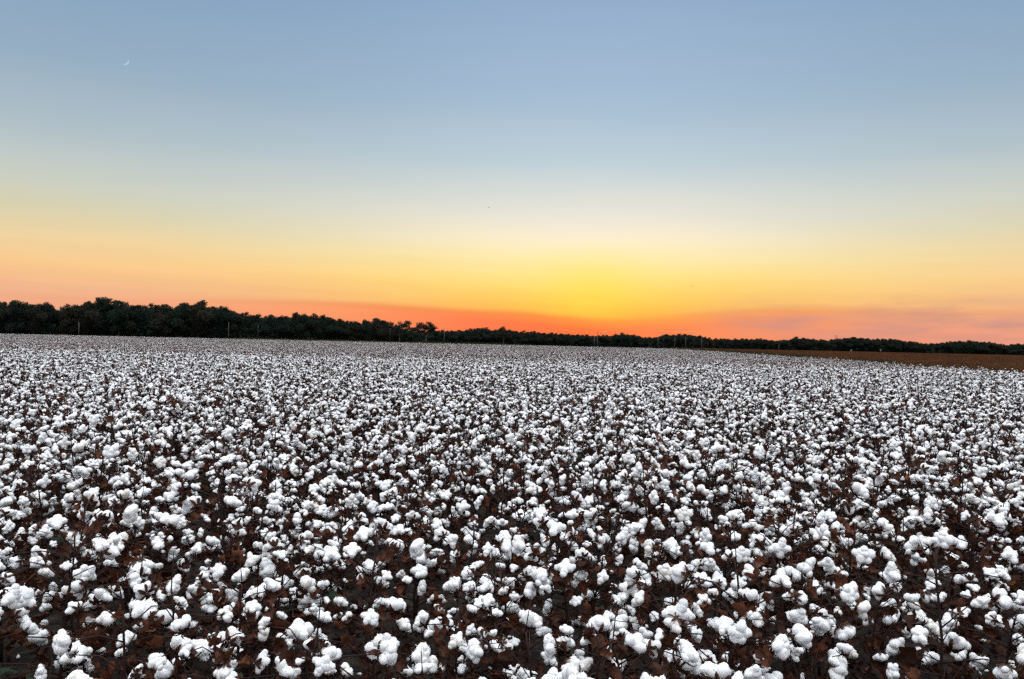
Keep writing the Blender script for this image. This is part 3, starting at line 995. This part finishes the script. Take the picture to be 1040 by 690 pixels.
DEPTH = [(-120, 322), (0, 330), (200, 360), (390, 420), (400, 440), (520, 520), (655, 610), (660, 560), (715, 560), (722, 740), (940, 760), (958, 690), (1130, 690)]
SEG = [(-200, 398, "dense dark tree within the tall wood beyond the far left edge of the cotton", "trees of the tall wood on the left"),
       (398, 658, "small dark tree within the low wood beyond the middle of the cotton", "trees of the low wood in the middle"),
       (658, 718, "upright dark tree in the short even block right of the low sunset glow", "trees of the short block right of the glow"),
       (718, 950, "bluish dark tree within the far wood beyond the brown field", "trees of the far wood behind the brown field"),
       (950, 1300, "dark tree within the wood past the gap at the far right", "trees of the wood at the far right")]
SPECIAL = {105: "tallest round crown of the left wood, standing above its neighbours", 201: "broad domed crown of the left wood right of the tallest tree",
           18: "rounded treetop near the left end of the left wood", 300: "low broad dome on the falling right part of the left wood",
           382: "last full crown at the right end of the left wood",
           483: "small bump of a crown, first of the pair in the low middle wood", 509: "small bump of a crown, second of the pair in the low middle wood",
           633: "round crown at the right end of the low middle wood, near the glow",
           865: "widest dome in the far wood behind the brown field", 808: "first raised crown of the far wood behind the brown field",
           985: "highest crown of the wood past the gap at the far right"}
sp_left = dict(SPECIAL)
kt = 0
px = -110.0
n_tree = 0
while px < 1125:
    D = interp(DEPTH, px)
    mpp = D / F
    hsp = 5.4 if D < 450 else (6.0 if D < 620 else 6.8)
    for row in range(2):
        dd = D + (random.uniform(-2.5, 2.5) if row == 0 else random.uniform(9, 16))
        x_ = px + (0 if row == 0 else hsp / mpp * .5) + random.uniform(-.25, .25) * hsp / mpp
        key = next((k for k in sp_left if row == 0 and abs(k - x_) < hsp / mpp * .62), None)
        if key is not None: x_ = key
        ty = interp(TOP, x_)
        h = (horizon(x_) - ty) / F * dd + CAM_H
        if key is None:
            h *= random.uniform(.91, 1.0) if row == 0 else random.uniform(.89, .99)
        else:
            h *= 1.0
        X = at_depth(x_, horizon(x_), dd).x
        pr = DENSE[random.randrange(len(DENSE))]
        w = random.uniform(.82, 1.05) * (1.0 if D < 430 else 1.25) * (1.1 if key is not None else 1)
        sg = next(s for s in SEG if s[0] <= x_ < s[1])
        if key is not None:
            sp_left.pop(key)
            make_tree("broadleaf_tree", pr, X, dd, h, w, random.uniform(0, 6.28), SPECIAL[key])
        else:
            make_tree("broadleaf_tree", pr, X, dd, h, w, random.uniform(0, 6.28), sg[2], sg[3])
        n_tree += 1
    px += hsp / mpp
print("trees", n_tree, "unused", sp_left)
for px_, ty, dd, w, lab in ((405.5, 324.5, 425, 1.15, "loose open tree with sky through its crown, just right of the tall left wood"),
                            (432.5, 326.5, 440, 1.45, "loose spreading open tree standing alone above the low middle wood"),
                            (511.5, 331.0, 500, 1.1, "thin open treetop over the low wood, left of the glow"),
                            (486, 331.5, 500, 1.1, "thin open treetop over the low wood, farther left of the glow")):
    h = (horizon(px_) - ty) / F * dd + CAM_H
    make_tree("open_tree", OPEN[int(px_) % 3], at_depth(px_, horizon(px_), dd).x, dd, h, w, random.uniform(0, 6.28), lab)

# low brush and the depth of the wood behind the edge trees
def brush():
    r = random.Random(77)
    m = MB()
    for k in range(125000):
        x_ = r.uniform(-110, 1120)
        D = interp(DEPTH, x_)
        back = r.random() < .7
        dd = D + (r.uniform(12, 30) if back else r.uniform(-3, 6))
        h = (horizon(x_) - interp(TOP, x_)) / F * dd + CAM_H
        z = r.random() ** 1.3 * h * .80 if back else r.random() ** 1.5 * h * .42
        p = Vector((at_depth(x_, horizon(x_), dd).x, dd, z))
        s = r.uniform(.3, .8) * (1.5 if back else 1) * (D / 400) ** .5
        q = Euler((r.uniform(-1.5, 1.5), r.uniform(-1.5, 1.5), r.uniform(0, 6.28))).to_matrix()
        m.add([p + q @ Vector(c) * s * .7 for c in ((-1, -.5, 0), (.3, -1, .3), (1, .4, -.2), (-.2, 1, .2))], [(0, 1, 2, 3)])
    o = bpy.data.objects.new("undergrowth", m.mesh("undergrowth", M_CROWN, False))
    o['kind'] = 'stuff'; o['label'] = "dark undergrowth filling the woods behind the edge trees"; o['category'] = "undergrowth"
    COL.objects.link(o)
brush()

# single dark bush at the field edge
def bush(px_, D, wd, h, label, mat):
    r = random.Random(int(px_))
    m = MB()
    for k in range(900):
        d = Vector((r.gauss(0, 1), r.gauss(0, 1), abs(r.gauss(0, 1)))).normalized() * r.random() ** .4
        p = Vector((d.x * wd / 2, d.y * 1.2, d.z * h * (1 + .3 * noise.noise(d * 3))))
        q = Euler((r.uniform(-1.5, 1.5), r.uniform(-1.5, 1.5), r.uniform(0, 6.28))).to_matrix()
        m.add([p + q @ Vector(c) * .12 for c in ((-1, -.5, 0), (.3, -1, .3), (1, .4, -.2), (-.2, 1, .2))], [(0, 1, 2, 3)])
    for k in range(6):
        a = r.uniform(0, 6.28)
        m.tube([(0, 0, 0), (math.cos(a) * wd * .3, math.sin(a) * .7, h * .7)], [.03, .01], 4)
    o = bpy.data.objects.new("bush", m.mesh("bush", mat, False))
    o.location = (at_depth(px_, horizon(px_), D).x, D, 0)
    o['label'] = label; o['category'] = "bush"
    COL.objects.link(o)
bush(380, 304, 5.5, 1.35, "low wide dark bush at the cotton's far edge below the left wood's end", M_CROWN)
bush(314, 306, 4.0, 2.0, "small olive bush at the foot of the left wood", M_WEED)
bush(290, 306, 3.2, 1.6, "second small olive bush at the foot of the left wood, farther left", M_WEED)

# ------------------------------------------------------------------ poles
M_POLE = leafy("weathered_pole", [(0.045, 0.04, 0.037), (0.075, 0.07, 0.063), (0.10, 0.095, 0.088)], 0, 0.8, 20, 0.3, 2)
M_POLE_D = leafy("dark_pole", [(0.02, 0.018, 0.016), (0.04, 0.036, 0.032)], 0, 0.8, 20, 0.3, 2)
M_INS = leafy("ceramic_insulator", [(0.30, 0.28, 0.26), (0.4, 0.38, 0.36)], 0, 0.4, 20, 0, 2)
def pole(px_, ty, D, rad, label, cross=0, mat=None, group=None):
    mat = mat or M_POLE
    root = bpy.data.objects.new("utility_pole", None)
    COL.objects.link(root)
    root.location = (at_depth(px_, horizon(px_), D).x, D, 0)
    h = (horizon(px_) - ty) / F * D + CAM_H
    rad *= .75
    m = MB(); m.tube([(0, 0, -.2), (0, 0, h * .5), (0, 0, h)], [rad * 1.15, rad, rad * .8], 10)
    s = bpy.data.objects.new("shaft", m.mesh("shaft", mat)); COL.objects.link(s); s.parent = root
    if cross:
        for z in ([h - .5] if cross == 1 else [h - .5, h - 1.7]):
            m = MB(); m.box((0, -rad - .07, z), (2.4, .12, .14)); m.tube([(-.8, -rad, z), (0, -rad, z - .7)], [.025, .025], 4); m.tube([(.8, -rad, z), (0, -rad, z - .7)], [.025, .025], 4)
            c = bpy.data.objects.new("crossarm", m.mesh("crossarm", mat, False)); COL.objects.link(c); c.parent = root
            for xx in (-1.05, -.5, .5, 1.05):
                m = MB(); m.tube([(xx, -rad - .07, z + .07), (xx, -rad - .07, z + .15), (xx, -rad - .07, z + .24)], [.03, .07, .045], 8)
                i = bpy.data.objects.new("insulator", m.mesh("insulator", M_INS)); COL.objects.link(i); i.parent = c
    else:
        m = MB(); m.tube([(0, 0, h), (0, 0, h + .12), (0, 0, h + .2)], [.05, .08, .04], 8)
        i = bpy.data.objects.new("insulator", m.mesh("insulator", M_INS)); COL.objects.link(i); i.parent = root
    root['label'] = label; root['category'] = "utility pole"
    if group: root['group'] = group
    return root
pole(80, 328, 309, .16, "short pale pole at the far cotton edge, leftmost of all poles")
pole(232, 328, 309, .15, "pale pole before the right half of the tall left wood")
pole(262, 332, 312, .09, "faint thin pole just right of a pale pole before the left wood", mat=M_POLE_D)
pole(396, 334, 320, .10, "faint thin pole where the tall left wood ends", mat=M_POLE_D)
pole(451, 334, 325, .14, "pale pole right of the lone spreading open tree")
pole(668.3, 343.5, 480, .13, "leftmost thin pale pole before the short tree block")
pole(674, 345, 480, .10, "thin faint pole next right of the leftmost one at the short tree block", mat=M_POLE_D)
pole(685.3, 343, 480, .15, "third pole from the left at the short tree block, pale")
pole(696.4, 343, 480, .16, "pale pole in the middle of the short tree block")
pole(704.5, 344.5, 480, .10, "faint pole between two pale poles before the short tree block", mat=M_POLE_D)
pole(712.5, 342.5, 430, .18, "tallest pale pole at the right end of the short tree block")
pole(849, 340.5, 520, .15, "dark pole with two crossarms rising over the trees behind the brown field", 2, mat=M_POLE_D)
pole(791, 351, 520, .2, "short pale post before the far wood, left of the crossarm pole")
# two-legged line structure by the glow
def h_frame():
    D = 470
    root = bpy.data.objects.new("line_structure", None); COL.objects.link(root)
    root.location = (at_depth(605, horizon(605), D).x, D, 0)
    h = (horizon(605) - 341) / F * D + CAM_H
    for xx in (-1.0, 1.0):
        m = MB(); m.tube([(xx, 0, -.2), (xx, 0, h)], [.17, .13], 8)
        s = bpy.data.objects.new("leg", m.mesh("leg", M_POLE)); COL.objects.link(s); s.parent = root
    m = MB(); m.box((0, -.2, h - .35), (4.2, .16, .2))
    s = bpy.data.objects.new("crossarm", m.mesh("crossarm", M_POLE, False)); COL.objects.link(s); s.parent = root
    m = MB(); m.tube([(-1, 0, h * .35), (1, 0, h * .75)], [.05, .05], 5); m.tube([(1, .12, h * .35), (-1, .12, h * .75)], [.05, .05], 5)
    s = bpy.data.objects.new("brace", m.mesh("brace", M_POLE_D)); COL.objects.link(s); s.parent = root
    m = MB(); m.tube([(1.0, 0, h), (1.0, 0, h + 2.6)], [.09, .06], 6); m.box((1.0, -.1, h + 2.1), (1.3, .1, .14)); m.box((1.0, -.1, h + 1.5), (.9, .1, .12))
    s = bpy.data.objects.new("mast", m.mesh("mast", M_POLE_D)); COL.objects.link(s); s.parent = root
    root['label'] = "two legged pole structure with thin mast under the sunset glow"; root['category'] = "power line pole"
h_frame()

# white marker boards in front of the far wood
M_WHITE = leafy("white_paint", [(0.16, 0.16, 0.15), (0.24, 0.24, 0.23)], 0, 0.6, 20, 0, 2)
def marker(px_, D, w, h, label):
    root = bpy.data.objects.new("marker_board", None); COL.objects.link(root)
    root.location = (at_depth(px_, horizon(px_), D).x, D, 0)
    m = MB(); m.tube([(0, 0.06, -.1), (0, 0.06, h)], [.05, .05], 6)
    s = bpy.data.objects.new("post", m.mesh("post", M_POLE)); COL.objects.link(s); s.parent = root
    m = MB(); m.box((0, -.02, h - .6), (w, .05, 1.2))
    s = bpy.data.objects.new("board", m.mesh("board", M_WHITE, False)); COL.objects.link(s); s.parent = root
    root['label'] = label; root['category'] = "marker"
marker(864.5, 540, .9, 2.3, "tiny white board on a post before the far wood, left one of two")
marker(894.3, 540, .9, 2.9, "tiny white board on a post before the far wood, right one of two")

# ------------------------------------------------------------------ moon and birds
def moon():
    m, nt, out = new_mat("moonlight")
    e = nt.nodes.new('ShaderNodeEmission')
    e.inputs[0].default_value = lin((214, 234, 248)); e.inputs[1].default_value = 0.78
    nt.links.new(e.outputs[0], out.inputs[0])
    D = 9000.0
    c = at_depth(126.5, 62, D)
    rad = D / F * 3.8
    mb = MB()
    n = 20
    vs = []
    for yy in (-1, 1):
        for i in range(n + 1):
            a = -PI / 2 + PI * i / n
            vs.append((math.cos(a) * rad, yy * rad * .15 * math.cos(a), math.sin(a) * rad))
        for i in range(n + 1):
            a = -PI / 2 + PI * i / n
            vs.append((math.cos(a) * rad * .76, yy * rad * .1 * math.cos(a), math.sin(a) * rad))
    N = n + 1
    fs = []
    for i in range(n):
        fs.append((i, i + 1, N + i + 1, N + i))
        fs.append((2 * N + i, 3 * N + i, 3 * N + i + 1, 2 * N + i + 1))
        fs.append((i, 2 * N + i, 2 * N + i + 1, i + 1))
        fs.append((N + i, N + i + 1, 3 * N + i + 1, 3 * N + i))
    mb.add(vs, fs)
    o = bpy.data.objects.new("moon", mb.mesh("moon", m))
    COL.objects.link(o)
    o.rotation_euler = (0, math.radians(38), math.atan2(-c.x, c.y))
    o.location = c
    o['label'] = "thin pale crescent moon high in the blue sky"; o['category'] = "moon"
moon()
M_BIRD = leafy("dark_feathers", [(0.02, 0.02, 0.02), (0.04, 0.035, 0.03)], 0, 0.8, 20, 0, 5)
def bird(px_, py, D, span, label):
    mb = MB()
    L = span * .5
    mb.tube([(0, -L * .55, 0), (0, -L * .42, .01), (0, -L * .1, 0), (0, L * .3, 0), (0, L * .6, 0)], [.01 * span, .05 * span, .075 * span, .05 * span, .02 * span], 8)
    mb.add([(-.06 * span, L * .5, 0), (.06 * span, L * .5, 0), (.09 * span, L * .85, 0), (-.09 * span, L * .85, 0), (0, L * .6, .015 * span)], [(0, 1, 4), (1, 2, 4), (2, 3, 4), (3, 0, 4)])
    for s in (-1, 1):
        a = [(0, -L * .25, .02), (s * L * .5, -L * .32, .16 * span), (s * L, -L * .05, .08 * span), (s * L * .5, L * .05, .15 * span), (0, L * .15, .02)]
        b = [(x, y, z - .015 * span) for x, y, z in a]
        mb.add(a + b, [(0, 1, 2, 3, 4), (9, 8, 7, 6, 5)] + [(i, (i + 1) % 5, 5 + (i + 1) % 5, 5 + i) for i in range(5)])
    o = bpy.data.objects.new("bird", mb.mesh("bird", M_BIRD))
    COL.objects.link(o)
    o.location = at_depth(px_, py, D)
    o.rotation_euler = (0, 0, 1.0)
    o['label'] = label; o['category'] = "bird"
bird(496.5, 211, 330, 1.15, "tiny dark bird in the pale sky above the low middle wood")
bird(702.5, 291, 330, .95, "tiny dark bird low in the yellow sky right of the glow")
